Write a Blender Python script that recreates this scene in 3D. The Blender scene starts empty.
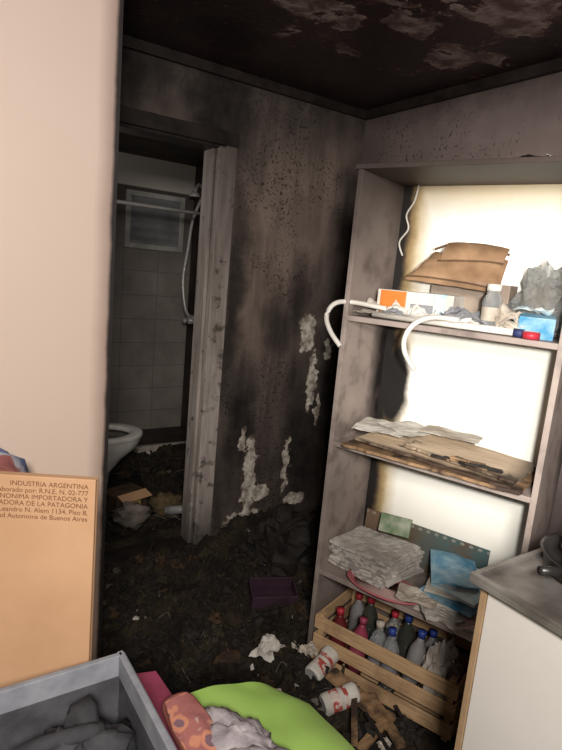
import bpy, math, random
from mathutils import Matrix, Vector, noise
random.seed(7)
scene=bpy.context.scene
COL=bpy.context.collection
# ---------------------------------------------------------------- camera
cam_d=bpy.data.cameras.new('camera'); cam=bpy.data.objects.new('camera',cam_d); COL.objects.link(cam)
cam_d.sensor_fit='VERTICAL'; cam_d.sensor_height=36; cam_d.lens=27.02
M=Matrix.Rotation(math.radians(-34.4),4,'Z')@Matrix.Rotation(math.radians(90-10.4),4,'X')@Matrix.Rotation(math.radians(5.2),4,'Z')
M.translation=Vector((0,0,1.5)); cam.matrix_world=M
scene.camera=cam
scene.view_settings.view_transform='Standard'

# ---------------------------------------------------------------- node helper
class G:
    def __init__(s,name,rough=0.7,metal=0.0,spec=0.3):
        s.mat=bpy.data.materials.new(name); s.mat.use_nodes=True
        s.nt=s.mat.node_tree; s.N=s.nt.nodes; s.L=s.nt.links
        s.bsdf=s.N['Principled BSDF']
        s.bsdf.inputs['Roughness'].default_value=rough
        s.bsdf.inputs['Metallic'].default_value=metal
        s.bsdf.inputs['Specular IOR Level'].default_value=spec
        tc=s.N.new('ShaderNodeTexCoord'); s.co=tc.outputs['Object']
    def put(s,sock,v):
        if isinstance(v,(int,float)): sock.default_value=v
        elif isinstance(v,tuple): sock.default_value=v if len(sock.default_value)==len(v) else tuple(v)+(1,)
        else: s.L.new(v,sock)
    def m(s,op,a,b=0.0,c=None,clamp=False):
        n=s.N.new('ShaderNodeMath'); n.operation=op; n.use_clamp=clamp
        s.put(n.inputs[0],a); s.put(n.inputs[1],b)
        if c is not None: s.put(n.inputs[2],c)
        return n.outputs[0]
    def noise(s,scale,detail=4,rough=0.6,vec=None,dist=0.0,out=0):
        n=s.N.new('ShaderNodeTexNoise'); n.inputs['Scale'].default_value=scale
        n.inputs['Detail'].default_value=detail; n.inputs['Roughness'].default_value=rough
        n.inputs['Distortion'].default_value=dist
        s.L.new(vec or s.co,n.inputs['Vector']); return n.outputs[out]
    def rng(s,v,a,b,c=0.0,d=1.0):
        n=s.N.new('ShaderNodeMapRange'); s.put(n.inputs[0],v)
        n.inputs[1].default_value=a;n.inputs[2].default_value=b;n.inputs[3].default_value=c;n.inputs[4].default_value=d
        return n.outputs[0]
    def mix(s,f,a,b):
        n=s.N.new('ShaderNodeMix'); n.data_type='RGBA'
        s.put(n.inputs[0],f); s.put(n.inputs[6],a); s.put(n.inputs[7],b); return n.outputs[2]
    def warp(s,amp,scale=6.0,detail=5):
        c=s.noise(scale,detail,out=1)
        v=s.N.new('ShaderNodeVectorMath'); v.operation='MULTIPLY_ADD'
        s.L.new(c,v.inputs[0]); v.inputs[1].default_value=(amp,)*3
        v2=s.N.new('ShaderNodeVectorMath'); v2.operation='SUBTRACT'
        s.L.new(s.co,v2.inputs[0]); v2.inputs[1].default_value=(amp*.5,)*3
        s.L.new(v2.outputs[0],v.inputs[2]); return v.outputs[0]
    def stretch(s,sc):
        mp=s.N.new('ShaderNodeMapping'); mp.inputs['Scale'].default_value=sc; s.L.new(s.co,mp.inputs[0]); return mp.outputs[0]
    def sep(s,v=None):
        n=s.N.new('ShaderNodeSeparateXYZ'); s.L.new(v or s.co,n.inputs[0]); return n.outputs
    def blob(s,A,B,c,r,soft=0.7):
        a=s.m('DIVIDE',s.m('SUBTRACT',A,c[0]),r[0]); b=s.m('DIVIDE',s.m('SUBTRACT',B,c[1]),r[1])
        d=s.m('ADD',s.m('MULTIPLY',a,a),s.m('MULTIPLY',b,b))
        return s.rng(d,1.0,1.0-soft)
    def blobs(s,A,B,lst,soft=0.7):
        o=None
        for (c,r,w) in lst:
            k=s.m('MULTIPLY',s.blob(A,B,c,r,soft),w)
            o=k if o is None else s.m('MAXIMUM',o,k)
        return o
    def bump(s,h,strength=0.3,dist=0.01):
        n=s.N.new('ShaderNodeBump'); n.inputs['Strength'].default_value=strength; n.inputs['Distance'].default_value=dist
        s.L.new(h,n.inputs['Height']); s.L.new(n.outputs[0],s.bsdf.inputs['Normal'])
    def done(s,col):
        s.put(s.bsdf.inputs['Base Color'],col); return s.mat

def simple(name,c1,c2=None,scale=8,rough=0.6,metal=0.0,bump=0.15,lo=0.35,hi=0.65,bs=None,spec=0.3):
    g=G(name,rough,metal,spec)
    if c2 is None: c2=tuple(x*0.7 for x in c1)
    n=g.noise(scale,5)
    if bump>0: g.bump(g.noise(bs or scale*4,4),bump,0.005)
    return g.done(g.mix(g.rng(n,lo,hi),c1,c2))

# ---------------------------------------------------------------- mesh builder
class B:
    def __init__(s): s.v=[];s.f=[];s.mi=[];s.sm=[];s.mats=[]
    def add(s,vs,fs,mat,T=None,smooth=False):
        o=len(s.v)
        if T is not None: vs=[T@Vector(p) for p in vs]
        s.v+= [tuple(p) for p in vs]
        if mat not in s.mats: s.mats.append(mat)
        k=s.mats.index(mat)
        for f in fs: s.f.append([i+o for i in f]); s.mi.append(k); s.sm.append(smooth)
    def box(s,c,d,mat,rz=0,rx=0,ry=0,T=None):
        R=Matrix.Translation(c)@Matrix.Rotation(rz,4,'Z')@Matrix.Rotation(ry,4,'Y')@Matrix.Rotation(rx,4,'X')
        if T is not None: R=T@R
        x,y,z=d[0]/2,d[1]/2,d[2]/2
        vs=[(a,b,e) for a in(-x,x) for b in(-y,y) for e in(-z,z)]
        s.add(vs,[(0,1,3,2),(4,6,7,5),(0,4,5,1),(2,3,7,6),(0,2,6,4),(1,5,7,3)],mat,R)
    def bx(s,x0,x1,y0,y1,z0,z1,mat,T=None):
        s.box(((x0+x1)/2,(y0+y1)/2,(z0+z1)/2),(x1-x0,y1-y0,z1-z0),mat,T=T)
    def lathe(s,prof,mat,n=24,T=None,smooth=True,sx=1,sy=1):
        vs=[];fs=[]
        for r,z in prof:
            for i in range(n):
                t=2*math.pi*i/n; vs.append((r*math.cos(t)*sx,r*math.sin(t)*sy,z))
        for j in range(len(prof)-1):
            for i in range(n):
                fs.append((j*n+i,j*n+(i+1)%n,(j+1)*n+(i+1)%n,(j+1)*n+i))
        if prof[0][0]>1e-4: fs.append(tuple(range(n))[::-1])
        if prof[-1][0]>1e-4: fs.append(tuple(range((len(prof)-1)*n,len(prof)*n)))
        s.add(vs,fs,mat,T,smooth)
    def tube(s,pts,r,mat,n=10,T=None):
        P=[Vector(p) for p in pts]
        Q=[]
        for i in range(len(P)-1):
            p0=P[max(i-1,0)];p1=P[i];p2=P[i+1];p3=P[min(i+2,len(P)-1)]
            k=6 if len(P)>2 else 1
            for j in range(k):
                t=j/k
                Q.append(0.5*((2*p1)+(p2-p0)*t+(2*p0-5*p1+4*p2-p3)*t*t+(3*p1-p0-3*p2+p3)*t**3))
        Q.append(P[-1])
        vs=[];fs=[];up=Vector((0.13,0.31,0.94)).normalized()
        for i,q in enumerate(Q):
            d=(Q[min(i+1,len(Q)-1)]-Q[max(i-1,0)]).normalized()
            a=d.cross(up)
            if a.length<1e-3: a=d.cross(Vector((1,0,0)))
            a.normalize(); b=d.cross(a)
            rr=r if not callable(r) else r(i/(len(Q)-1))
            for k in range(n):
                t=2*math.pi*k/n; vs.append(q+a*rr*math.cos(t)+b*rr*math.sin(t))
        for j in range(len(Q)-1):
            for k in range(n): fs.append((j*n+k,j*n+(k+1)%n,(j+1)*n+(k+1)%n,(j+1)*n+k))
        fs.append(tuple(range(n))[::-1]); fs.append(tuple(range((len(Q)-1)*n,len(Q)*n)))
        s.add(vs,fs,mat,T,True)
    def sheet(s,fn,nu,nv,mat,T=None,smooth=True,th=0.0,skip=None):
        vs=[Vector(fn(i/nu,j/nv)) for j in range(nv+1) for i in range(nu+1)]
        fs=[(j*(nu+1)+i,j*(nu+1)+i+1,(j+1)*(nu+1)+i+1,(j+1)*(nu+1)+i) for j in range(nv) for i in range(nu)]
        if skip: fs=[f for f in fs if not any(skip(vs[i]) for i in f)]
        s.add(vs,fs,mat,T,smooth)
        if th>0:
            vb=[p-Vector((0,0,th)) for p in vs]
            fb=[f[::-1] for f in fs]; s.add(vb,fb,mat,T,smooth)
            loop=[i for i in range(nu+1)]+[j*(nu+1)+nu for j in range(1,nv+1)]+[nv*(nu+1)+i for i in range(nu-1,-1,-1)]+[j*(nu+1) for j in range(nv-1,0,-1)]
            rv=[vs[i] for i in loop]+[vb[i] for i in loop]; n=len(loop)
            s.add(rv,[(i,i+n,(i+1)%n+n,(i+1)%n) for i in range(n)],mat,T,False)
    def crumple(s,c,size,mat,amp=0.01,freq=20,rz=0,nu=14,nv=12,tilt=(0,0),th=0.001,seed=0,T=None):
        R=Matrix.Translation(c)@Matrix.Rotation(rz,4,'Z')@Matrix.Rotation(tilt[0],4,'X')@Matrix.Rotation(tilt[1],4,'Y')
        if T is not None: R=T@R
        def fn(u,v):
            x=(u-.5)*size[0];y=(v-.5)*size[1]
            z=amp*(noise.noise(Vector((x*freq+seed,y*freq,seed)))+.6*abs(noise.noise(Vector((x*freq*2.3,y*freq*2.3+seed,seed+5)))))
            e=amp*.6
            return (x+e*noise.noise(Vector((seed,y*freq,x*freq))),y+e*noise.noise(Vector((x*freq,seed+3,y*freq))),z)
        s.sheet(fn,nu,nv,mat,R,False,th)
    def blob(s,c,r,mat,amp=0.2,freq=2.0,seed=0,n=20,m=12,T=None,smooth=True,flat=None,rz=0):
        vs=[];fs=[]
        R=Matrix.Translation(c)@Matrix.Rotation(rz,4,'Z')
        if T is not None: R=T@R
        for j in range(m+1):
            ph=math.pi*j/m
            for i in range(n):
                t=2*math.pi*i/n
                d=Vector((math.sin(ph)*math.cos(t),math.sin(ph)*math.sin(t),math.cos(ph)))
                k=1+amp*noise.noise(d*freq+Vector((seed,seed*2,0)))+amp*.5*noise.noise(d*freq*2.7+Vector((0,seed,3)))
                p=[d[0]*r[0]*k,d[1]*r[1]*k,d[2]*r[2]*k]
                if flat is not None and p[2]<flat: p[2]=flat
                vs.append(tuple(p))
        for j in range(m):
            for i in range(n): fs.append((j*n+i,(j+1)*n+i,(j+1)*n+(i+1)%n,j*n+(i+1)%n))
        s.add(vs,fs,mat,R,smooth)
    def end(s,name,T=None,bevel=0.0,seg=2,parent=None):
        me=bpy.data.meshes.new(name); me.from_pydata(s.v,[],s.f)
        for m in s.mats: me.materials.append(m)
        for p,k,sm in zip(me.polygons,s.mi,s.sm): p.material_index=k; p.use_smooth=sm
        me.validate(); me.update()
        ob=bpy.data.objects.new(name,me); COL.objects.link(ob)
        if T is not None: ob.matrix_world=T
        if bevel>0:
            b=ob.modifiers.new('bevel','BEVEL'); b.width=bevel; b.segments=seg; b.limit_method='ANGLE'; b.angle_limit=math.radians(50)
        if parent: ob.parent=parent
        return ob

# ---------------------------------------------------------------- materials: room
def mat_backwall():
    g=G('sooty_painted_wall',0.8)
    w=g.warp(0.2,6); X,Y,Z=g.sep(w)
    w2=g.warp(0.12,18,7); X2,Y2,Z2=g.sep(w2)
    base=g.mix(g.rng(g.noise(3.5,5),.3,.7),(.29,.22,.185),(.17,.13,.11))
    st=g.noise(3,5,vec=g.stretch((5,1,.7)))
    base=g.mix(g.m('MULTIPLY',g.rng(st,.45,.7),.65),base,(.07,.052,.046))
    soot=g.blobs(X,Z,[((1.25,2.25),(.42,.50),.99),((.7,2.35),(.9,.5),.98),((2.2,.9),(.42,1.2),.98),((1.95,.5),(.30,.95),.985),((2.15,1.9),(.20,.6),.88),
        ((1.70,1.20),(.18,.22),.75),((1.82,1.35),(.10,.30),.8),((1.50,.66),(.18,.48),.97),((1.9,0),(.9,.26),.96),((1.40,1.3),(.10,1.2),.85)],.95)
    top=g.m('MULTIPLY',g.rng(Z,2.0,2.38),.93)
    soot=g.m('MAXIMUM',soot,top)
    low=g.m('MULTIPLY',g.rng(Z,1.5,.4),.72)
    soot=g.m('MAXIMUM',soot,low)
    soot=g.m('MULTIPLY',soot,g.rng(g.noise(11,5),.25,.6,.84,1.0))
    col=g.mix(soot,base,(.010,.008,.008))
    sp=g.m('MULTIPLY',g.rng(g.noise(70,2),.55,.64),g.rng(g.noise(3,3),.42,.6))
    col=g.mix(g.m('MULTIPLY',sp,.85),col,(.02,.016,.014))
    peel=g.blobs(X2,Z2,[((1.89,1.17),(.075,.14),1),((1.955,.90),(.04,.22),1),((2.05,1.08),(.04,.08),1),((1.585,.36),(.06,.28),1),((1.53,.58),(.035,.08),.9),
        ((1.58,.08),(.18,.10),1),((1.83,.40),(.03,.22),1),((1.665,.255),(.08,.06),1.1),((1.92,.18),(.10,.05),1),((2.02,.72),(.025,.12),.9)],.9)
    nn=g.noise(30,5,.7)
    s_=g.m('ADD',peel,g.m('MULTIPLY',nn,.9)); gate=g.rng(peel,0.02,.1)
    rim=g.m('MULTIPLY',g.rng(s_,.70,.80),gate); pm=g.m('MULTIPLY',g.rng(s_,.88,.92),gate)
    col=g.mix(g.m('MULTIPLY',rim,.6),col,(.16,.12,.095))
    col=g.mix(pm,col,g.mix(g.rng(g.noise(22,4),.38,.62),(.70,.64,.55),(.24,.195,.16)))
    g.bump(g.m('ADD',g.noise(25,5),pm),.45,.008)
    return g.done(col)
def mat_rightwall():
    g=G('sooty_pink_wall',0.75)
    w=g.warp(0.2,6); X,Y,Z=g.sep(w)
    base=g.mix(g.rng(g.noise(3,5),.3,.7),(.32,.25,.235),(.22,.17,.155))
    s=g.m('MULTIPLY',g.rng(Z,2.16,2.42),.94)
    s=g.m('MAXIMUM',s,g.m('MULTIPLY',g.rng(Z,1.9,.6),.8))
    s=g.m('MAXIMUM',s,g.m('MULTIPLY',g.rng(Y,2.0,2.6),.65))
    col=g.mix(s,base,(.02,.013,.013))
    sp=g.m('MULTIPLY',g.rng(g.noise(60,2),.58,.66),g.rng(g.noise(4,3),.45,.6))
    col=g.mix(g.m('MULTIPLY',sp,.85),col,(.02,.014,.013))
    g.bump(g.noise(40,5),.3,.005)
    return g.done(col)
def mat_ceiling():
    g=G('burnt_ceiling_paint',0.38,spec=.5)
    w=g.warp(0.22,4,4); X,Y,Z=g.sep(w)
    base=g.mix(g.rng(g.noise(4,6),.3,.7),(.040,.017,.016),(.010,.006,.006))
    loc=g.blobs(X,Y,[((1.33,1.33),(.22,.16),1),((1.50,1.60),(.16,.14),.9),((1.72,1.25),(.26,.26),1),((1.90,1.65),(.22,.2),.8),((1.20,1.75),(.16,.14),.7),((1.55,2.0),(.10,.10),.6)],.8)
    loc2=g.blobs(X,Y,[((1.5,1.45),(.75,.7),1)],.9)
    nn=g.noise(6,7,.62,dist=.3)
    s_=g.m('ADD',g.m('ADD',g.m('MULTIPLY',loc,.16),g.m('MULTIPLY',loc2,.03)),nn)
    pat=g.rng(s_,.625,.64); edge=g.rng(s_,.59,.615)
    gate=g.rng(loc2,.02,.2)
    col=g.mix(g.m('MULTIPLY',edge,g.m('MULTIPLY',gate,.7)),base,(.085,.036,.029))
    col=g.mix(g.m('MULTIPLY',pat,gate),col,g.mix(g.rng(g.noise(12,5),.4,.6),(.36,.27,.24),(.11,.062,.053)))
    fl=g.m('MULTIPLY',g.rng(g.noise(60,2),.68,.71),.6)
    col=g.mix(fl,col,(.28,.23,.21))
    g.bump(g.m('ADD',g.noise(18,5),g.m('MULTIPLY',pat,.8)),.6,.008)
    return g.done(col)
def mat_partition():
    g=G('cream_painted_partition',0.5,spec=.35)
    w=g.warp(0.012,9); X,Y,Z=g.sep(w)
    base=g.mix(g.rng(Z,.6,2.2),(.60,.47,.375),(.47,.365,.315))
    base=g.mix(g.m('MULTIPLY',g.rng(g.noise(1.6,3),.35,.7),.3),base,(.57,.46,.40))
    e=g.rng(X,.395,.455)
    col=g.mix(g.m('MULTIPLY',e,.85),base,(.12,.065,.055))
    e2=g.rng(X,.434,.443)
    col=g.mix(e2,col,(.012,.009,.008))
    g.bump(g.noise(60,3),.04,.002)
    return g.done(col)
def mat_bathtile(name,tile,plain,tz):
    g=G(name,.45)
    mp=g.N.new('ShaderNodeMapping'); mp.inputs['Rotation'].default_value=(math.radians(90),0,0)
    g.L.new(g.co,mp.inputs['Vector'])
    br=g.N.new('ShaderNodeTexBrick'); g.L.new(mp.outputs[0],br.inputs['Vector'])
    br.offset=0; br.inputs['Scale'].default_value=1; br.inputs['Brick Width'].default_value=.3; br.inputs['Row Height'].default_value=.2
    br.inputs['Mortar Size'].default_value=.004
    br.inputs['Color1'].default_value=tile+(1,); br.inputs['Color2'].default_value=tuple(x*.88 for x in tile)+(1,)
    br.inputs['Mortar'].default_value=tuple(x*.6 for x in tile)+(1,)
    X,Y,Z=g.sep()
    up=g.rng(Z,tz,tz+.01)
    col=g.mix(g.m('MULTIPLY',g.rng(g.noise(3,5),.35,.75),.7),br.outputs[0],tuple(x*.35 for x in tile))
    col=g.mix(g.m('MULTIPLY',g.rng(Z,1.25,1.95),.85),col,tuple(x*.13 for x in tile))
    col=g.mix(up,col,plain)
    return g.done(col)
BACK=mat_backwall(); RIGHT=mat_rightwall(); CEIL=mat_ceiling(); PART=mat_partition()
BTILE=mat_bathtile('bathroom_tile',(.33,.29,.26),(.56,.51,.46),2.06)
BDARK=simple('sooty_bathroom_wall',(.07,.05,.042),(.025,.019,.017),4)
FLOORM=simple('charred_floor',(.030,.023,.018),(.010,.008,.007),14,.8,bump=.6)
CHAR=simple('char_black',(.010,.008,.007),(.024,.019,.016),20,.75,bump=.6)
TRIMD=simple('burnt_trim',(.028,.019,.017),(.010,.008,.007),12,.5)
def mat_jamb():
    g=G('sooty_white_frame',.55)
    X,Y,Z=g.sep(g.warp(.25,5)); st=g.noise(4,5,vec=g.stretch((8,8,.8)))
    base=g.mix(g.rng(st,.35,.75),(.50,.44,.40),(.22,.18,.16))
    base=g.mix(g.m('MULTIPLY',g.rng(Z,1.0,2.05),.85),base,(.06,.044,.038))
    base=g.mix(g.m('MULTIPLY',g.rng(Z,.35,.0),.8),base,(.03,.025,.02))
    base=g.mix(g.m('MULTIPLY',g.rng(g.noise(14,5),.58,.68),.8),base,(.05,.038,.032))
    return g.done(base)
JAMB=mat_jamb()

# ---------------------------------------------------------------- room shell
b=B(); b.bx(-2.0,2.35,-1.5,4.8,-.1,0,FLOORM); b.end('floor')
b=B(); b.bx(-2.0,2.35,-.8,2.64,2.4,2.5,CEIL); b.end('ceiling')
b=B(); b.bx(-2.0,.52,2.54,2.64,0,2.4,BACK); b.bx(1.27,2.25,2.54,2.64,0,2.4,BACK); b.bx(.52,1.27,2.54,2.64,2.06,2.4,BACK); b.end('wall_back')
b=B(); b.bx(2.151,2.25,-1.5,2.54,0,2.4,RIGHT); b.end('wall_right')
b=B(); b.bx(-2.0,.451,1.45,1.53,0,2.4,PART); b.end('wall_left')
b=B(); b.bx(.3,2.2,4.6,4.7,0,2.3,BTILE); b.end('wall_bathroom_back')
b=B(); b.bx(2.09,2.19,2.64,4.6,0,2.3,BDARK); b.end('wall_bathroom_right')
b=B(); b.bx(.3,.4,2.64,4.6,0,2.3,BTILE); b.end('wall_bathroom_left')
b=B(); b.bx(.3,2.2,2.64,4.7,2.3,2.38,BDARK); b.end('ceiling_bathroom')
b=B(); b.bx(.40,2.15,2.515,2.54,2.355,2.4,TRIMD); b.end('trim_1',bevel=.004)
b=B(); b.bx(2.12,2.151,-1.0,2.515,2.355,2.4,TRIMD); b.end('trim_2',bevel=.004)
b=B()
b.bx(1.262,1.30,2.52,2.66,0.015,2.05,JAMB); b.bx(1.30,1.36,2.525,2.54,0,2.07,JAMB)
b.bx(.46,.535,2.515,2.66,0,2.045,TRIMD)
b.bx(.46,1.362,2.518,2.54,2.06,2.125,TRIMD); b.bx(.535,1.262,2.53,2.66,2.045,2.06,TRIMD)
b.bx(1.246,1.262,2.56,2.66,0.015,2.045,JAMB)
b.bx(.535,1.262,2.53,2.66,0.0,.015,TRIMD)
b.end('door_frame',bevel=.003)

# ---------------------------------------------------------------- bathroom content
ALU=simple('dull_aluminium',(.42,.40,.375),(.26,.25,.24),10,.5,.1)
GLASSD=simple('dirty_window_glass',(.24,.24,.245),(.14,.14,.14),5,.3)
b=B()
b.bx(1.50,2.00,4.57,4.60,1.58,1.62,ALU); b.bx(1.50,2.00,4.57,4.60,1.99,2.03,ALU)
b.bx(1.50,1.54,4.57,4.60,1.62,1.99,ALU); b.bx(1.96,2.00,4.57,4.60,1.62,1.99,ALU)
b.bx(1.54,1.96,4.588,4.60,1.62,1.99,GLASSD)
for i in range(5): b.box((1.75,4.58,1.66+i*.072),(.42,.005,.035),GLASSD,rx=.5)
b.end('window_1',bevel=.002)
CHROME=simple('dull_chrome',(.60,.57,.54),(.45,.43,.42),10,.35,.2,bump=0)
b=B(); b.tube([(.40,3.9,1.86),(2.09,3.9,1.86)],.013,CHROME,12); b.tube([(2.075,3.9,1.86),(2.09,3.9,1.86)],.03,CHROME,16); b.tube([(.40,3.9,1.86),(.415,3.9,1.86)],.03,CHROME,16); b.end('shower_curtain_rod')
b=B(); b.tube([(2.075,4.36,2.08),(1.98,4.35,1.85),(1.94,4.33,1.6),(1.90,4.30,1.35),(1.93,4.26,1.10),(2.04,4.28,1.06)],.013,CHROME,8)
b.tube([(2.085,4.36,2.08),(2.0,4.32,2.12),(1.96,4.30,2.06)],.014,CHROME,10); b.lathe([(.02,0),(.045,-.03),(.045,-.04),(.0,-.04)],CHROME,16,Matrix.Translation((1.96,4.30,2.06)))
b.box((2.04,4.30,1.04),(.09,.20,.06),CHROME); b.tube([(2.02,4.22,1.04),(1.92,4.20,1.04)],.026,CHROME,12); b.tube([(2.03,4.34,1.04),(1.94,4.34,1.02)],.018,CHROME,12); b.end('shower_hose')
TRAY=simple('shower_tray_white',(.50,.45,.39),(.32,.29,.25),6,.4)
b=B(); b.bx(.40,2.09,3.93,3.98,0,.10,TRAY); b.bx(.40,2.09,3.98,4.6,0,.03,BDARK); b.end('shower_tray',bevel=.008)
PORC=simple('porcelain',(.80,.77,.72),(.62,.58,.53),5,.2,spec=.6,bump=0)
INNER=simple('dark_bowl',(.10,.085,.07),(.04,.035,.03),9,.3)  # inside of the bowl, darker than the porcelain
def toilet():
    b=B(); T=Matrix.Translation((.99,3.36,0))
    secs=[(0,.12,.10,-.06),(.05,.11,.09,-.06),(.18,.12,.10,-.05),(.27,.16,.13,-.01),(.34,.215,.17,.02),(.385,.235,.185,.02),(.40,.235,.185,.02)]
    n=32;vs=[];fs=[]
    for z,rx,ry,cx in secs:
        for i in range(n):
            t=2*math.pi*i/n; vs.append((cx+rx*math.cos(t),ry*math.sin(t),z))
    for j in range(len(secs)-1):
        for i in range(n): fs.append((j*n+i,j*n+(i+1)%n,(j+1)*n+(i+1)%n,(j+1)*n+i))
    b.add(vs,fs,PORC,T,True)
    b.lathe([(.175,.40),(.16,.36),(.11,.28),(.0,.25)],INNER,32,T@Matrix.Translation((.02,0,0)),sx=1.05,sy=.85)
    vs=[];fs=[]
    for z,k in ((.402,1.03),(.425,1.03),(.432,.98),(.430,.72),(.402,.68)):
        for i in range(n):
            t=2*math.pi*i/n; vs.append((.02+.24*k*math.cos(t),.19*k*math.sin(t),z))
    for j in range(5):
        for i in range(n): fs.append((j*n+i,j*n+(i+1)%n,((j+1)%5)*n+(i+1)%n,((j+1)%5)*n+i))
    b.add(vs,fs,PORC,T,True)
    b.box((-.30,0,.58),(.18,.38,.36),PORC,T=T); b.box((-.30,0,.775),(.20,.40,.03),PORC,T=T); b.box((-.27,0,.2),(.22,.2,.40),PORC,T=T)
    b.box((-.19,0,.60),(.025,.36,.40),PORC,ry=-.12,T=T)
    b.lathe([(.02,0),(.02,.012),(0,.014)],CHROME,12,T@Matrix.Translation((-.30,0,.79)))
    b.end('toilet',bevel=.006)
toilet()

# ---------------------------------------------------------------- shelving unit
F=Vector((1.288,1.532,0)); ang=math.atan2(-.94,.342)
MU=Matrix.Translation(F)@Matrix.Rotation(ang,4,'Z')
L=.72;D=.34;TH=.018
def mat_backpanel():
    g=G('white_back_panel',.6)
    w=g.warp(.05,9,5); X,Y,Z=g.sep(w)
    col=g.mix(g.rng(g.noise(3,3),.3,.7),(.90,.88,.82),(.86,.83,.75))
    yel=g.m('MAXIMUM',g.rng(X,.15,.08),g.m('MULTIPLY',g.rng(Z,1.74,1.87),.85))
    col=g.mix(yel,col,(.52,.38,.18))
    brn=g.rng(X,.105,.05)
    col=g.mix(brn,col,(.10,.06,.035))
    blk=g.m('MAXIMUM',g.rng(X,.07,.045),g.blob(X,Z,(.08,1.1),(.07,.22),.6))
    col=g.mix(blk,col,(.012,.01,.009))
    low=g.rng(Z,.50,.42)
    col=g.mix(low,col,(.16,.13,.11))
    return g.done(col)
def mat_unit():
    g=G('sooty_melamine',.55)
    w=g.warp(.08,7); X,Y,Z=g.sep(w)
    base=g.mix(g.rng(g.noise(5,5),.3,.7),(.33,.27,.24),(.21,.165,.15))
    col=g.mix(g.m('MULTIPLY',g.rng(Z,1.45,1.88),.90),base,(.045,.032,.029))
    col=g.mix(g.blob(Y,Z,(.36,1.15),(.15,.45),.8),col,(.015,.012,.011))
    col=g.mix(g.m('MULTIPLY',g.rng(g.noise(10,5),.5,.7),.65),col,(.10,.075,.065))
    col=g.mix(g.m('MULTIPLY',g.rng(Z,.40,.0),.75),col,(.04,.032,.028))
    return g.done(col)
UB=mat_backpanel(); UM=mat_unit()
b=B()
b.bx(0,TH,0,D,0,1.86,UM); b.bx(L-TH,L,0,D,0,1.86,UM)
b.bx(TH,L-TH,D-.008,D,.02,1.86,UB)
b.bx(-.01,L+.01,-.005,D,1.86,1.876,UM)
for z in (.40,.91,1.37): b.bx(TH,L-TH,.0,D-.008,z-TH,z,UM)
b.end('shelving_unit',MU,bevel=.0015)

# ---------------------------------------------------------------- shelf item materials
PAPER=simple('old_paper',(.55,.50,.43),(.30,.25,.20),12,.8)
PAPERW=simple('white_paper',(.66,.63,.58),(.42,.38,.33),10,.8)
def mat_news():
    g=G('newsprint',.85)
    X,Y,Z=g.sep(); ln=g.m('FRACT',g.m('MULTIPLY',Y,90)); t=g.m('MULTIPLY',g.rng(ln,.5,.55),g.rng(g.noise(25,3),.45,.5))
    col=g.mix(g.rng(g.noise(5,4),.35,.65),(.62,.58,.53),(.40,.36,.32))
    return g.done(g.mix(g.m('MULTIPLY',t,.6),col,(.12,.11,.12)))
NEWS=mat_news()
WPLA=simple('white_plastic',(.68,.65,.60),(.48,.44,.39),8,.35,bump=0)
ORANGE=simple('orange_print',(.62,.20,.04),(.45,.13,.02),8,.5)
BROWN=simple('brown_leather',(.34,.21,.12),(.16,.09,.05),6,.5,bump=.3)
BROWND=simple('dark_brown_leather',(.14,.08,.045),(.07,.04,.025),6,.5,bump=.3)
KRAFT=simple('kraft_cardboard',(.52,.31,.18),(.44,.255,.14),4,.75,bump=.1)
BLUE=simple('blue_print',(.05,.22,.38),(.30,.45,.52),16,.4)
SKY=simple('pale_blue_print',(.25,.42,.50),(.58,.58,.55),22,.5)
RED=simple('red_tape',(.45,.03,.05),None,8,.4)
GREYP=simple('grey_print',(.25,.25,.27))
def glassy(name,c,tr=.85,ior=1.2):
    g=G(name,.15,spec=.6); g.bsdf.inputs['Transmission Weight'].default_value=tr; g.bsdf.inputs['IOR'].default_value=ior
    return g.done(g.mix(g.rng(g.noise(10,3),.4,.6),c,tuple(x*.85 for x in c)))
GLASS=glassy('clear_glass',(.9,.93,.95)); FILM=glassy('plastic_film',(.92,.93,.92),.88,1.08)
def mat_burntwood(name,c1,c2,lo,hi):
    g=G(name,.75)
    gr=g.noise(2.5,5,vec=g.stretch((3,30,10)))
    col=g.mix(g.rng(gr,.35,.65),c1,c2)
    col=g.mix(g.rng(g.noise(9,5),lo,hi),col,(.045,.028,.02))
    X,Y,Z=g.sep(g.warp(.06,14)); 
    if lo>.55: col=g.mix(g.rng(Y,.015,-.025),col,(.05,.03,.02)); col=g.mix(g.rng(X,.60,.68),col,(.04,.028,.02))
    g.bump(g.noise(30,5),.4,.005); return g.done(col)
BWOOD=mat_burntwood('burnt_plywood',(.60,.47,.34),(.44,.33,.22),.64,.74)
BWOOD2=mat_burntwood('burnt_plank',(.36,.22,.12),(.20,.12,.06),.45,.60)
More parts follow.
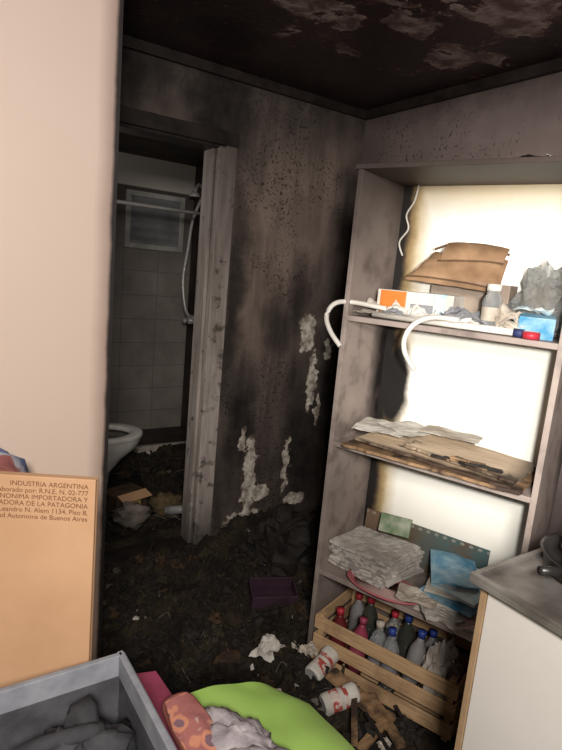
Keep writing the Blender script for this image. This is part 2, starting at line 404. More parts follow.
# shelf 1
z1=1.371
b=B(); b.box((.21,.17,z1+.05),(.27,.14,.10),WPLA,rz=.06); b.box((.135,.165,z1+.0485),(.095,.146,.0985),ORANGE,rz=.06); b.box((.24,.170,z1+.035),(.08,.1435,.05),GREYP,rz=.06)
b.box((.30,.1725,z1+.05),(.04,.145,.1015),SKY,rz=.06); b.end('printed_packing_box',MU,bevel=.002)
b=B(); b.box((.35,.285,z1+.075),(.28,.08,.15),simple('grey_brown_card',(.30,.24,.19),(.20,.15,.12)),rz=-.05); b.end('shelf_carton',MU,bevel=.002)
def pouch():
    b=B(); T=Matrix.Translation((.325,.160,z1+.185))@Matrix.Rotation(.06,4,'Y')@Matrix.Rotation(.95,4,'X')
    vs=[];fs=[];nu,nv=24,14
    for sgn in (1,-1):
        o=len(vs)
        for j in range(nv+1):
            for i in range(nu+1):
                u=i/nu*2-1;v=j/nv*2-1
                th=.024*(1-u**6)*(1-v**6)+.005*noise.noise(Vector((u*3,v*3,sgn)))
                # trapezoid: wide base, narrower shifted top
                wid=.160-.035*(v+1)/2; vs.append((u*wid+.025*(v+1)/2,v*.066,sgn*th))
        for j in range(nv):
            for i in range(nu):
                a=o+j*(nu+1)+i; q=(a,a+1,a+nu+2,a+nu+1); fs.append(q if sgn>0 else q[::-1])
    b.add(vs,fs,BROWN,T,True)
    # flap folded from the top, covering the right half
    b.sheet(lambda u,v:(-.055+u*.205,.086-.080*v*(1-.25*u)+.010*math.sin(u*3.1),.030+.008*math.sin(v*3)+.003*math.sin(u*9)),18,8,BROWN,T,True,.005)
    b.tube([(-.06,.003,.036),(.02,.012,.040),(.10,.022,.038),(.15,.026,.032)],.0022,BROWND,6,T)
    b.tube([(-.155,-.060,.012),(-.08,-.062,.026),(.06,-.062,.026),(.155,-.060,.012)],.0022,BROWND,6,T)
    b.tube([(-.10,.068,.010),(-.03,.088,.026),(.09,.094,.026),(.15,.078,.010)],.004,BROWND,8,T)
    b.end('leather_pouch',MU)
pouch()
b=B(); TJ=Matrix.Translation((.485,.07,z1+.006)); b.lathe([(.0,0),(.027,0),(.029,.01),(.029,.095),(.020,.112),(.020,.127)],GLASS,20,TJ);b.lathe([(.0225,.122),(.0225,.142),(.0,.143)],WPLA,20,TJ)
b.lathe([(.0295,.03),(.0297,.032),(.0297,.07),(.0295,.072)],PAPER,20,TJ); b.end('glass_jar',MU)
b=B(); b.blob((.600,.22,z1+.09),(.078,.075,.125),FILM,.45,2.8,4,40,28,smooth=False,flat=-.088); b.blob((.53,.22,z1+.05),(.05,.06,.05),FILM,.5,3,8,24,16,smooth=False,flat=-.049)
b.crumple((.59,.24,z1+.10),(.10,.12),PAPER,.02,18,seed=61,tilt=(1.2,0)); b.box((.60,.23,z1+.04),(.10,.06,.06),GREYP,rz=.3); b.end('crumpled_plastic_bag',MU)
b=B(); b.box((.62,.08,z1+.035),(.10,.05,.065),BLUE,rz=.2,rx=.2); b.crumple((.60,.09,z1+.08),(.10,.06),SKY,.02,30,seed=3); b.end('blue_wipes_packet',MU,bevel=.006)
b=B(); T=Matrix.Translation((.625,.010,z1+.001)); b.lathe([(.014,0),(.024,0),(.024,.02),(.014,.02),(.014,0)],RED,24,T); b.end('tape_roll',MU)
b=B()
b.crumple((.105,.10,z1+.014),(.15,.16),PAPER,.02,18,seed=1); b.crumple((.36,.07,z1+.018),(.26,.10),PAPERW,.026,16,rz=.05,seed=9)
b.crumple((.08,.13,z1+.032),(.09,.14),PAPERW,.035,16,seed=14,rz=.3); b.crumple((.42,.07,z1+.04),(.15,.08),GREYP,.03,20,seed=17,tilt=(.3,.1))
b.crumple((.22,.075,z1+.035),(.16,.07),PAPERW,.03,20,seed=18,tilt=(.5,.1)); b.crumple((.55,.08,z1+.055),(.10,.08),PAPER,.04,20,seed=19,tilt=(.4,.2))
b.blob((.40,.06,z1+.020),(.05,.025,.018),PAPERW,.5,3,3,16,10,smooth=False); b.blob((.31,.05,z1+.016),(.045,.022,.014),BLUE,.5,3,5,16,10,smooth=False)
b.blob((.55,.07,z1+.022),(.04,.03,.02),PAPER,.5,3,6,16,10,smooth=False); b.blob((.17,.05,z1+.020),(.035,.022,.018),GREYP,.5,3,9,16,10,smooth=False)
b.end('crumpled_papers',MU)
b=B()
b.tube([(.14,.05,z1+.035),(.02,.02,z1+.045),(-.02,-.03,z1+.035),(-.035,-.05,z1-.01),(-.01,-.055,z1-.06),(.035,-.055,z1-.105)],.0085,WPLA,12)
b.end('white_hose',MU)
b=B()
b.tube([(.40,.03,z1+.028),(.33,.0,z1+.028),(.285,-.03,z1+.005),(.262,-.042,z1-.04),(.27,-.048,z1-.09),(.31,-.05,z1-.14)],.0085,WPLA,12)
b.end('white_hose.001',MU)
b=B(); b.tube([(.10,.035,z1+.012),(.64,.035,z1+.012)],.011,WPLA,12); b.tube([(.57,.035,z1+.012),(.60,.035,z1+.012)],.013,simple('navy_plastic',(.03,.04,.12)),12); b.end('blind_rod',MU)
b=B(); b.tube([(.085,.31,1.86),(.08,.30,1.80),(.055,.30,1.75),(.065,.31,1.70),(.035,.31,1.65),(.05,.32,1.60)],.0035,WPLA,8); b.end('hanging_cable',MU)
b=B(); b.crumple((.63,.12,1.885),(.12,.08),PAPERW,.02,20,seed=44); b.crumple((.52,.10,1.885),(.10,.05),CHAR,.02,20,seed=46); b.end('paint_flakes',MU)
# shelf 2 : delaminated plywood sheets slumped forward
z2=.911
b=B()
def ply(x0,x1,y0,y1,zc,rz,ry,rx,seed,mat,th=.008):
    cx,cy=(x0+x1)/2,(y0+y1)/2; T=Matrix.Translation((cx,cy,zc))@Matrix.Rotation(rz,4,'Z')@Matrix.Rotation(ry,4,'Y')@Matrix.Rotation(rx,4,'X')
    def fn(u,v):
        x=(u-.5)*(x1-x0);y=(v-.5)*(y1-y0)
        if v<.01: y-=.010*noise.noise(Vector((u*14,seed,0)))+.006*noise.noise(Vector((u*40,seed,2)))
        if u>.99: x+=.010*noise.noise(Vector((v*12,seed,4)))
        return (x,y,.003*noise.noise(Vector((x*8,y*8,seed))))
    b.sheet(fn,36,14,mat,T,False,th)
ply(.08,.68,-.045,.27,z2+.018,.0,-.01,.0,1,BWOOD2,.010)
ply(.12,.66,-.03,.26,z2+.036,-.05,.02,.02,2,BWOOD)
ply(.30,.67,-.02,.20,z2+.055,-.10,.03,.03,3,BWOOD)
for i in range(22):
    a=.4+random.random()*.22; b.box((a,-.03+random.random()*.03,z2+.050+random.random()*.012),(.02+random.random()*.05,.008+random.random()*.012,.005),CHAR if i%3 else BWOOD2,rz=random.uniform(-.4,.4))
b.end('burnt_wood_board',MU)
b=B(); b.crumple((.14,.14,z2+.058),(.18,.20),PAPERW,.012,12,seed=21,rz=.2); b.crumple((.23,.18,z2+.066),(.17,.16),PAPERW,.010,12,seed=25,rz=-.4); b.crumple((.38,.19,z2+.080),(.20,.12),PAPER,.008,12,seed=27,rz=.15); b.end('loose_papers',MU)
# shelf 3
z3=.401
b=B(); T=Matrix.Translation((.185,.135,z3))@Matrix.Rotation(-.12,4,'Z')@Matrix.Rotation(-.08,4,'Y')
for i in range(9):
    b.crumple((random.uniform(-.012,.012),random.uniform(-.012,.012),.026+i*.0115),(.27,.21),NEWS,.010,9,rz=random.uniform(-.14,.14),th=.009,seed=30+i,T=T,nu=12,nv=10)
b.end('newspaper_stack',MU)
b=B()
for i,(x,y,z,w,h,r,m) in enumerate([(.50,.16,.01,.24,.26,.12,PAPER),(.50,.17,.025,.22,.26,-.1,NEWS),(.49,.17,.04,.20,.25,.2,PAPERW),(.51,.16,.055,.20,.24,-.2,BLUE),(.49,.17,.070,.19,.22,.15,PAPER),(.53,.16,.085,.17,.21,-.25,SKY),(.46,.19,.100,.16,.2,.4,BLUE),(.60,.09,.02,.14,.2,.1,PAPER)]):
    b.crumple((x,y,z3+z+.008),(w,h),m,.006,10,rz=r,th=.010,seed=50+i,tilt=(.08,-.03))
b.end('magazine_pile',MU)
def mat_dots():
    g=G('perforated_board',.6); X,Y,Z=g.sep()
    fx=g.m('FRACT',g.m('MULTIPLY',X,30)); fz=g.m('FRACT',g.m('MULTIPLY',Z,40))
    d=g.m('MULTIPLY',g.blob(fx,fz,(.5,.5),(.26,.26),.2),g.rng(Z,.555,.56))
    base=g.mix(g.rng(X,.1,.45),(.15,.10,.065),(.055,.10,.10))
    base=g.mix(g.m('MULTIPLY',g.rng(g.noise(9,4),.5,.65),.8),base,(.10,.065,.04))
    return g.done(g.mix(g.m('MULTIPLY',d,.8),base,(.26,.25,.21)))
b=B(); b.box((.30,.285,z3+.088),(.50,.01,.165),mat_dots(),rx=-.12); b.end('perforated_board',MU)
PINK=simple('pink_plastic',(.46,.14,.16),(.36,.10,.11),6,.4,bump=0); PINKL=simple('pale_pink_plastic',(.50,.33,.30),None,6,.4,bump=0)
b=B(); b.lathe([(.0,.004),(.11,.004),(.135,.016),(.14,.020),(.135,.025),(.112,.010),(0,.009)],PINK,36,Matrix.Translation((.27,.035,z3+.004)),sx=1.05,sy=.60); b.lathe([(.0,.0095),(.108,.0115)],PINKL,36,Matrix.Translation((.27,.035,z3+.005)),sx=1.05,sy=.60); b.end('plastic_tray',MU)
b=B(); b.crumple((.55,.03,z3+.016),(.2,.13),PAPER,.012,12,rz=-.2,seed=71); b.crumple((.62,.045,z3+.036),(.12,.13),PINKL,.014,16,rz=.3,seed=73); b.crumple((.48,.02,z3+.03),(.12,.12),NEWS,.016,16,rz=.7,seed=75); b.crumple((.40,.03,z3+.04),(.14,.10),PAPER,.02,16,rz=.2,seed=77); b.end('scattered_leaflets',MU)
b=B(); b.box((.20,.24,z3+.165),(.12,.03,.07),simple('green_carton',(.08,.15,.06),(.35,.36,.28),14),rz=.2,rx=-.3); b.end('green_carton',MU,bevel=.002)
# crate
def mat_pine():
    g=G('crate_pine',.7); gr=g.noise(3,5,vec=g.stretch((3,40,40)))
    col=g.mix(g.rng(gr,.35,.65),(.60,.40,.23),(.40,.25,.13))
    col=g.mix(g.m('MULTIPLY',g.rng(g.noise(6,5),.5,.7),.7),col,(.14,.08,.045)); g.bump(gr,.3,.004); return g.done(col)
PINE=mat_pine()
MC=Matrix.Translation(F+Vector((.342,-.94,0))*.035+Vector((.94,.342,0))*(-.02))@Matrix.Rotation(ang,4,'Z')
b=B(); CL=.56;CW=.30;CH=.235
for x in (.012,CL-.012):
    for y in (.02,CW-.02): b.box((x+(.012 if x<.1 else -.012),y,CH/2),(.022,.022,CH),PINE)
for i in range(3):
    z=.045+i*.077
    for y in (.004,CW-.004): b.box((CL/2,y,z),(CL,.008,.054),PINE,ry=.006*(i-1))
    for x in (.004,CL-.004): b.box((x,CW/2,z),(.008,CW-.016,.054),PINE)
for i in range(4): b.box((CL/2,.04+i*.073,.014),(CL-.02,.055,.008),PINE)
b.end('wooden_crate',MC,bevel=.0015)
def bottle(b,x,y,z,r,h,body,cap,T=None,tilt=0,rz=0,lab=None):
    R=Matrix.Translation((x,y,z))@Matrix.Rotation(rz,4,'Z')@Matrix.Rotation(tilt,4,'X')
    b.lathe([(0,0),(r,.002),(r,h*.62),(r*.85,h*.72),(r*.4,h*.84),(r*.38,h*.9)],body,18,R)
    b.lathe([(r*.46,h*.89),(r*.46,h*.99),(0,h)],cap,18,R)
    b.lathe([(r*1.01,h*.2),(r*1.02,h*.21),(r*1.02,h*.5),(r*1.01,h*.51)],lab or body,18,R)
DRED=simple('dark_red_plastic',(.14,.018,.022),None,8,.35,bump=0); BCAP=simple('blue_cap',(.03,.06,.28),None,8,.4,bump=0); DGL=simple('dark_bottle',(.03,.035,.03),(.06,.05,.04),8,.2,bump=0)
PNK2=simple('magenta_plastic',(.30,.05,.09),None,8,.35,bump=0); GRB=simple('grey_plastic',(.26,.25,.25),(.15,.14,.14),8,.35,bump=0)
b=B()
for (x,y,r,h,bd,cp,t,z) in [(.07,.08,.033,.235,DRED,RED,.1,0),(.14,.20,.033,.25,DGL,RED,-.1,1),(.15,.07,.032,.235,PNK2,PNK2,.15,2),(.22,.12,.034,.23,GLASS,PAPER,.1,0),(.29,.08,.032,.24,GLASS,BCAP,-.12,1),(.35,.13,.033,.25,GRB,BCAP,.2,2),(.29,.21,.034,.24,DGL,BCAP,0,0),(.07,.22,.03,.23,GRB,RED,0,0),(.22,.23,.03,.22,GLASS,RED,.1,1),(.38,.22,.03,.22,GRB,BCAP,.1,1)]:
    bottle(b,x,y,.02,r,h,bd,cp,tilt=t*.5,rz=z,lab=(GREYP if bd is GLASS else None))
b.end('plastic_bottles',MC)
b=B(); b.blob((.465,.12,.14),(.062,.085,.12),simple('cloudy_bag',(.50,.45,.41),(.3,.26,.23),9,.4),.45,2.6,8,26,18,smooth=False,flat=-.115); b.end('plastic_shopping_bag',MC)

# ---------------------------------------------------------------- kitchen counter
STEEL=simple('brushed_steel',(.46,.43,.40),(.20,.18,.165),7,.42,.55,bump=.03)
WCAB=simple('white_cabinet',(.82,.78,.73),(.76,.72,.67),3,.45,bump=0)
STRIP=simple('pine_edge',(.50,.34,.20),(.38,.25,.14),10,.6)
b=B()
b.bx(1.085,1.62,-.9,.685,.08,.85,WCAB)
b.bx(1.070,1.087,.10,.669,.09,.845,WCAB); b.bx(1.070,1.087,-.5,.094,.09,.845,WCAB)
b.bx(1.068,1.089,.671,.687,.0,.85,STRIP)
b.bx(1.11,1.62,-.9,.68,0,.08,CHAR)
b.bx(1.045,1.63,-.92,.705,.853,.866,STEEL)
b.bx(1.045,1.060,-.92,.705,.866,.876,STEEL); b.bx(1.060,1.63,.69,.705,.866,.876,STEEL); b.bx(1.615,1.63,-.92,.69,.866,.93,STEEL)
for i in range(7): b.bx(1.12,1.5,.30-i*.03,.31-i*.03,.866,.869,STEEL)
b.end('kitchen_counter',bevel=.003)
IRON=simple('dark_pan_metal',(.05,.048,.047),(.09,.085,.08),12,.35,.6)
b=B(); T=Matrix.Translation((1.32,.55,.867))
b.lathe([(0,0),(.10,0),(.125,.012),(.135,.05),(.14,.052),(.13,.05),(.118,.015),(.0,.008)],IRON,36,T)
b.tube([(-.13,.02,.045),(-.2,.04,.055)],.01,IRON,10,T)
b.end('frying_pan')
b=B(); T=Matrix.Translation((1.33,.56,.885)); b.blob((0,0,.05),(.09,.08,.075),CHAR,.5,2.5,3,18,12,T,False,flat=-.045); b.end('burnt_cloth')

# ---------------------------------------------------------------- table & foreground
TAB=simple('table_top',(.28,.24,.21),(.2,.17,.15),5,.5)
MT=Matrix.Translation((.68,.88,0))@Matrix.Rotation(math.atan2(-.375,.927),4,'Z')
b=B(); b.bx(-1.1,0,-.62,0,.565,.59,TAB)
for x in (-1.07,-.03):
    for y in (-.59,-.03): b.box((x,y,.2825),(.04,.04,.565),TAB)
b.bx(-1.05,-.05,-.05,-.03,.50,.565,TAB); b.bx(-1.05,-.05,-.59,-.57,.50,.565,TAB)
b.end('side_table',MT,bevel=.003)
TZ=.59
MB=Matrix.Translation((.272,.950,TZ))@Matrix.Rotation(math.atan2(-.5,.866),4,'Z')@Matrix.Rotation(-.03,4,'X')
b=B(); b.bx(-.42,0,0,.012,0,.514,KRAFT); b.bx(-.42,0,.014,.024,0,.512,KRAFT); b.bx(-.42,-.002,.004,.02,.0,.504,KRAFT)
carton=b.end('cardboard_box',MB,bevel=.002)
INK=simple('brown_ink',(.20,.085,.04),None,8,.8,bump=0)
cu=bpy.data.curves.new('printed_text','FONT')
cu.body="INDUSTRIA ARGENTINA\nElaborado por: R.N.E. N. 02-777\nSOCIEDAD ANONIMA IMPORTADORA Y\nEXPORTADORA DE LA PATAGONIA\nAv. Leandro N. Alem 1134, Piso 8,\nCiudad Autonoma de Buenos Aires"
cu.size=.0125; cu.align_x='RIGHT'; cu.space_line=.98; cu.extrude=.0002; cu.materials.append(INK)
to=bpy.data.objects.new('printed_text',cu); COL.objects.link(to); to.parent=carton
to.matrix_parent_inverse=Matrix(); to.location=(-.012,-.0008,.496); to.rotation_euler=(math.radians(90),0,0)
def mat_bag():
    g=G('printed_bag_fabric',.7); n=g.noise(7,3)
    col=g.mix(g.rng(n,.52,.55),(.13,.17,.32),(.36,.36,.42)); col=g.mix(g.rng(n,.60,.62),col,(.28,.10,.09))
    g.bump(g.noise(20,4),.4,.01); return g.done(col)
BAGM=mat_bag()
b=B()
b.lathe([(0,0),(.13,.0),(.15,.1),(.155,.5),(.15,.80),(.12,.88),(.05,.92),(0,.925)],BAGM,28,Matrix.Translation((.03,1.31,0)),sx=1.0,sy=.72)
b.blob((.065,1.31,.955),(.185,.105,.14),BAGM,.2,2.0,6,28,16)
b.end('laundry_bag')
BINO=simple('grey_blue_fabric',(.20,.21,.24),(.15,.155,.18),30,.85); BINI=simple('dark_grey_lining',(.08,.08,.09),(.045,.045,.052),20,.9); BINR=simple('bin_rim',(.27,.28,.31),(.19,.195,.22),20,.85)
b=B(); x0,x1,y0,y1,zt=-.06,.325,.56,.905,.785
b.bx(x0,x1,y0,y1,TZ,TZ+.006,BINI)
b.bx(x0,x1,y1-.006,y1,TZ,zt,BINO); b.bx(x0,x1,y0,y0+.006,TZ,zt,BINO); b.bx(x1-.006,x1,y0,y1,TZ,zt,BINO); b.bx(x0,x0+.006,y0,y1,TZ,zt,BINO)
k=.007
b.bx(x0+k,x1-k,y1-k-.004,y1-k,TZ,zt-.04,BINI); b.bx(x1-k-.004,x1-k,y0+k,y1-k,TZ,zt-.04,BINI)
b.bx(x0+k-.001,x1-k+.001,y1-k-.007,y1-.003,zt-.04,zt+.003,BINR); b.bx(x1-k-.007,x1-.003,y0,y1,zt-.04,zt+.003,BINR)
b.bx(x0,x1,y0,y0+.014,zt-.04,zt+.003,BINR); b.bx(x0,x0+.014,y0,y1,zt-.04,zt+.003,BINR)
b.end('fabric_storage_bin',bevel=.003)
DG=simple('dark_grey_cloth',(.06,.06,.066),(.025,.025,.03),15,.9)
b=B(); b.blob((.215,.77,.685),(.085,.10,.08),DG,.5,2.6,2,28,18); b.blob((.06,.72,.665),(.08,.12,.065),DG,.5,2.6,9,28,18); b.tube([(.12,.82,.72),(.16,.79,.755),(.225,.77,.765),(.27,.80,.72)],.012,DG,10); b.end('dark_clothes')
MAG=simple('magenta_cover',(.32,.055,.11),(.23,.04,.075),10,.6)
b=B(); b.box((.395,.84,TZ+.050),(.075,.30,.03),MAG,rz=.05,ry=.25); b.box((.400,.84,TZ+.050),(.070,.29,.022),PAPER,rz=.05,ry=.25); b.end('magenta_notebook',bevel=.002)
def mat_emb():
    g=G('embroidered_fabric',.85)
    v=g.N.new('ShaderNodeTexVoronoi'); v.inputs['Scale'].default_value=26; g.L.new(g.warp(.02,20),v.inputs['Vector'])
    d=v.outputs['Distance']
    col=g.mix(g.rng(d,.28,.32),(.16,.09,.11),(.46,.19,.12)); col=g.mix(g.rng(d,.44,.5),col,(.30,.11,.10))
    col=g.mix(g.rng(g.noise(14,3),.6,.64),col,(.45,.36,.33))
    g.bump(g.noise(120,3),.5,.003); return g.done(col)
EMB=mat_emb(); EDG=simple('maroon_binding',(.20,.06,.05),None,12,.8)
b=B(); T=Matrix.Translation((.420,.76,TZ+.082))@Matrix.Rotation(.10,4,'Z')@Matrix.Rotation(.2,4,'X')
def wdt(v): return .072*(.75+.25*math.sin(min(1,v*1.2)*math.pi*.6))*(1-.35*max(0,v-.7)/.3)
def emb(u,v):
    x=(u-.5)*wdt(v);y=(v-.5)*.19; return (x,y,.011*math.cos((u-.5)*2.6)*math.cos(y*12)+.004*noise.noise(Vector((x*40,y*40,0))))
b.sheet(emb,14,24,EMB,T,True,.014)
b.tube([(-wdt(v)/2,(v-.5)*.19,-.004) for v in (0,.25,.5,.75,1)]+[(wdt(v)/2,(v-.5)*.19,-.004) for v in (1,.75,.5,.25,0)],.0045,EDG,8,T)
b.end('embroidered_pouch')
GREEN=simple('lime_plastic',(.30,.47,.11),(.22,.37,.07),4,.55,bump=0)
b=B()
def grn(u,v):
    x=.44+u*.265; y=.59+v*.35-.06*u
    r=max(0,u-.7)*1.3; q=max(0,v-.8)
    return (x-.2*q*u,y,TZ+.030+.012*math.sin(u*3.1)+.008*math.sin(v*5)+.004*noise.noise(Vector((u*4,v*4,1)))-r*r*.14)
b.sheet(grn,24,24,GREEN,None,True,.012)
b.end('green_cushion',bevel=.002)
MAUVE=simple('mauve_fleece',(.40,.36,.37),(.22,.19,.21),18,.95,bump=.6)
b=B(); b.blob((.482,.725,TZ+.072),(.050,.085,.028),MAUVE,.35,2.8,5,36,22,rz=.2); b.blob((.475,.64,TZ+.078),(.062,.08,.028),MAUVE,.35,2.6,8,28,16); b.end('fleece_cloth')

# ---------------------------------------------------------------- debris
def hfield(x,y,s):
    h=.05+.10*noise.noise(Vector((x*3+s,y*3,s)))+.06*noise.noise(Vector((x*9,y*9+s,s)))+.035*noise.noise(Vector((x*30,y*30,s)))+.015*noise.noise(Vector((x*75,y*75,s)))
    if s==0: h+=.13*math.exp(-(((x-1.75)/.35)**2+((y-2.40)/.28)**2))
    return max(0.0,h)
def mat_debris():
    g=G('charred_rubble',.85)
    n=g.noise(7,7,.7); n2=g.noise(35,6,.7)
    col=g.mix(g.rng(n,.38,.68),(.008,.006,.005),(.045,.031,.017))
    col=g.mix(g.rng(n2,.60,.68),col,(.085,.060,.036))
    col=g.mix(g.rng(g.noise(60,3),.71,.74),col,(.30,.24,.19))
    g.bump(n2,1.0,.02); return g.done(col)
DEB=mat_debris()
def loc_unit(x,y):
    px,py=x-F.x,y-F.y; return px*.342-py*.94, px*.94+py*.342
def in_unit(x,y,mg=.05):
    a,d=loc_unit(x,y); return a>-mg and a<.78 and d>-.02-mg
def in_wc(x,y): return abs(x-.95)<.33 and abs(y-3.36)<.23
ASH=simple('ash_grey',(.13,.11,.09),(.05,.045,.04),20,.9); SCB=simple('scorched_brown',(.075,.043,.022),(.025,.015,.01),14,.8); OLV=simple('scorched_olive',(.045,.036,.018),(.018,.014,.009),14,.8)
FR=[CHAR,CHAR,CHAR,CHAR,CHAR,DEB,DEB,SCB,OLV]
def scatter(b,x0,x1,y0,y1,n,s,zadd,avoid,wpap,seed):
    R=random.Random(seed)
    for i in range(n):
        x=R.uniform(x0,x1);y=R.uniform(y0,y1)
        if avoid(x,y): continue
        z=hfield(x,y,s)*.8+zadd; pale=R.random()<=wpap; m=R.choice(FR) if not pale else R.choice([PAPER,ASH,ASH,WPLA])
        k=R.random(); q=.6 if pale else 1
        if k<.32: b.crumple((x,y,z+.015),(q*R.uniform(.03,.09),q*R.uniform(.02,.07)),m,.03,30,rz=R.random()*6,nu=6,nv=5,tilt=(R.uniform(-.5,.5),R.uniform(-.5,.5)),th=.002,seed=i)
        elif k<.75: b.blob((x,y,z+.01),(q*R.uniform(.01,.05),q*R.uniform(.01,.04),q*R.uniform(.008,.03)),m,.9,3,i,10,7,smooth=False)
        elif k<.9: b.box((x,y,z+.015),(R.uniform(.04,.18),R.uniform(.005,.014),R.uniform(.004,.012)),m,rz=R.random()*6,rx=R.uniform(-.3,.3),ry=R.uniform(-.3,.3))
        else:
            a=R.random()*6; l=R.uniform(.05,.14); b.tube([(x,y,z+.02),(x+l*.5*math.cos(a),y+l*.5*math.sin(a),z+.045),(x+l*math.cos(a+.7),y+l*math.sin(a+.7),z+.02)],.0025,CHAR if R.random()<.8 else ASH,5)
def e1(u,v,k=6): return min(1,k*u)*min(1,k*(1-u))*min(1,k*v)*min(1,k*3*(1-v))
b=B(); b.sheet(lambda u,v:((x:=.47+u*1.62),(y:=1.0+v*1.51),.002+hfield(x,y,0)*e1(u,v)),150,150,DEB,None,False,skip=lambda p:in_unit(p.x,p.y,.03))
scatter(b,.55,1.98,1.0,2.44,700,0,0,in_unit,.06,1)
b.end('burnt_rubble')
b=B(); b.sheet(lambda u,v:((x:=.45+u*1.6),(y:=2.68+v*1.22),.002+1.2*hfield(x,y,4)*e1(u,v)),100,80,DEB,None,False,skip=lambda p:in_wc(p.x,p.y))
scatter(b,.6,1.95,2.74,3.85,280,4,.02,in_wc,.14,2)
b.end('burnt_rubble.001')
def can(name,loc,rz,ry,m2,h=.13,r=.036):
    b=B(); T=Matrix.Translation(loc)@Matrix.Rotation(rz,4,'Z')@Matrix.Rotation(ry,4,'Y')
    n=24;vs=[];fs=[]
    zs=[0,.06,.2,.32,.44,.5,.56,.68,.8,.94,1.0]
    for zz in zs:
        rr=r*(.82 if zz in (0,1.0) else 1); z=zz*h
        for i in range(n):
            t=2*math.pi*i/n; k=1-.5*max(0,math.cos(t-1))*math.exp(-((zz-.5)*4)**2)+.10*noise.noise(Vector((math.cos(t)*2,math.sin(t)*2,zz*6)))
            vs.append((rr*k*math.cos(t),rr*k*math.sin(t),z))
    for j in range(len(zs)-1):
        band=[(j*n+i,j*n+(i+1)%n,(j+1)*n+(i+1)%n,(j+1)*n+i) for i in range(n)]
        if j in (2,3,6): b.add(vs,[f for i,f in enumerate(band) if i%24>3],m2,T,True); b.add(vs,band[:4],PAPER,T,True)
        else: b.add(vs,band,PAPERW,T,True)
    b.add(vs[:n],[tuple(range(n))[::-1]],ALU,T); b.add(vs[-n:],[tuple(range(n))],ALU,T)
    b.end(name)
REDL=simple('red_label',(.36,.07,.06),(.55,.46,.41),30,.4,bump=0,lo=.5,hi=.55)
can('crushed_can',(1.19,1.37,.08),.3,1.35,REDL)
can('crushed_can.001',(1.14,1.24,.08),-.2,1.4,REDL)
b=B(); b.crumple((1.12,1.55,.10),(.12,.08),PAPERW,.04,22,seed=91,rz=.5); b.crumple((1.24,1.47,.10),(.08,.07),PAPER,.04,22,seed=97,rz=.9); b.end('crumpled_paper')
b=B(); b.box((1.27,1.20,.09),(.06,.26,.012),BWOOD2,rz=.25,rx=.15); b.box((1.30,1.10,.07),(.03,.22,.015),BWOOD2,rz=-.3); b.box((1.24,1.08,.07),(.2,.03,.012),BWOOD2,rz=.3); b.box((1.20,1.15,.10),(.02,.24,.012),BWOOD2,rz=-.7,rx=.1); b.end('broken_plank')
PUR=simple('purple_plastic',(.055,.028,.045),(.035,.018,.028),10,.5)
b=B(); T=Matrix.Translation((1.35,1.88,.055))@Matrix.Rotation(-.4,4,'Z')@Matrix.Rotation(.12,4,'X')
b.box((0,0,.005),(.20,.13,.01),PUR,T=T)
for sx,sy,dx,dy in ((.1,0,.008,.13),(-.1,0,.008,.13),(0,.065,.20,.008),(0,-.065,.20,.008)): b.box((sx,sy,.03),(dx,dy,.06),PUR,T=T)
b.end('purple_plastic_box',bevel=.003)
b=B(); b.lathe([(0,0),(.10,0),(.125,.26),(.13,.265),(.12,.26),(.095,.01),(0,.01)],IRON,28,Matrix.Translation((1.86,2.02,.03))@Matrix.Rotation(.15,4,'Y')); b.tube([(1.75,2.02,.28),(1.79,2.00,.36),(1.93,2.00,.37),(1.99,2.02,.28)],.004,IRON,8); b.end('burnt_bucket')
b=B(); b.blob((1.58,2.15,.12),(.16,.14,.17),CHAR,.5,2,5,26,18,smooth=False,flat=-.1); b.tube([(1.48,2.10,.2),(1.53,2.05,.3),(1.64,2.07,.31),(1.68,2.10,.22)],.01,CHAR,8); b.end('charred_backpack')
b=B(); T=Matrix.Translation((1.03,2.98,.09))@Matrix.Rotation(.3,4,'Z')
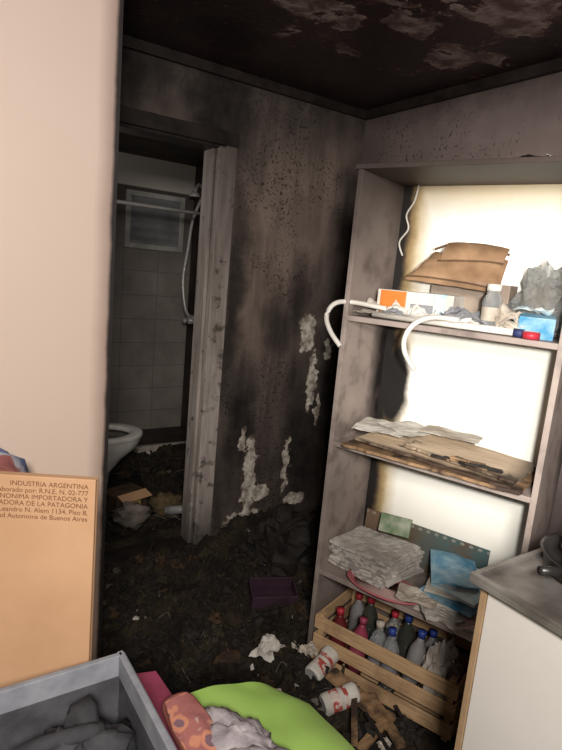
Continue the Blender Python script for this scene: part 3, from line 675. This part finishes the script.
b.box((0,0,.05),(.20,.15,.10),SCB,T=T); b.box((.0,-.10,.10),(.19,.07,.004),KRAFT,rx=.3,T=T); b.box((0,-.0755,.05),(.12,.003,.05),simple('yellow_label',(.45,.33,.1)),T=T); b.end('small_carton',bevel=.002)
b=B(); b.blob((1.02,2.80,.12),(.10,.08,.06),simple('scorched_towel',(.20,.17,.145),(.08,.065,.055),12,.9,bump=.6),.5,2.4,3,22,14); b.blob((1.26,2.90,.10),(.09,.10,.06),simple('ochre_cloth',(.16,.11,.05),(.06,.045,.025),12,.9),.5,2.4,7,22,14); b.end('scorched_towels')
b=B(); bottle(b,1.20,2.78,.12,.024,.14,GRB,RED,tilt=1.4,rz=1.0); b.end('shampoo_bottle')

# ---------------------------------------------------------------- lights
def area(name,loc,tgt,size,e,col=(1,1,1)):
    l=bpy.data.lights.new(name,'AREA'); l.size=size; l.energy=e; l.color=col
    o=bpy.data.objects.new(name,l); COL.objects.link(o); o.location=loc
    o.rotation_euler=(Vector(tgt)-Vector(loc)).to_track_quat('-Z','Y').to_euler(); return o
area('key_light',(-.25,-.55,1.95),(1.1,2.0,1.1),.3,58,(1,.94,.87))  # unseen key light added near the camera to light the whole room
l=bpy.data.lights.new('shelf_boost_spot','SPOT'); l.energy=215; l.spot_size=math.radians(43); l.spot_blend=.75; l.shadow_soft_size=.04; l.color=(1,.965,.90)  # invented spot, added to overexpose the shelf unit's white back panel
o=bpy.data.objects.new('shelf_boost_spot',l); COL.objects.link(o); o.location=(.12,-.05,1.55)
o.rotation_euler=(Vector((1.78,1.18,1.25))-o.location).to_track_quat('-Z','Y').to_euler()
l=bpy.data.lights.new('bathroom_fill','POINT'); l.energy=7; l.shadow_soft_size=.1; l.color=(1,.95,.89)  # added dim fill, kept out of view behind the wall beside the door
o=bpy.data.objects.new('bathroom_fill',l); COL.objects.link(o); o.location=(.62,3.0,1.9)
w=bpy.data.worlds.new('world'); scene.world=w; w.use_nodes=True
w.node_tree.nodes['Background'].inputs[0].default_value=(1,.96,.93,1); w.node_tree.nodes['Background'].inputs[1].default_value=.09
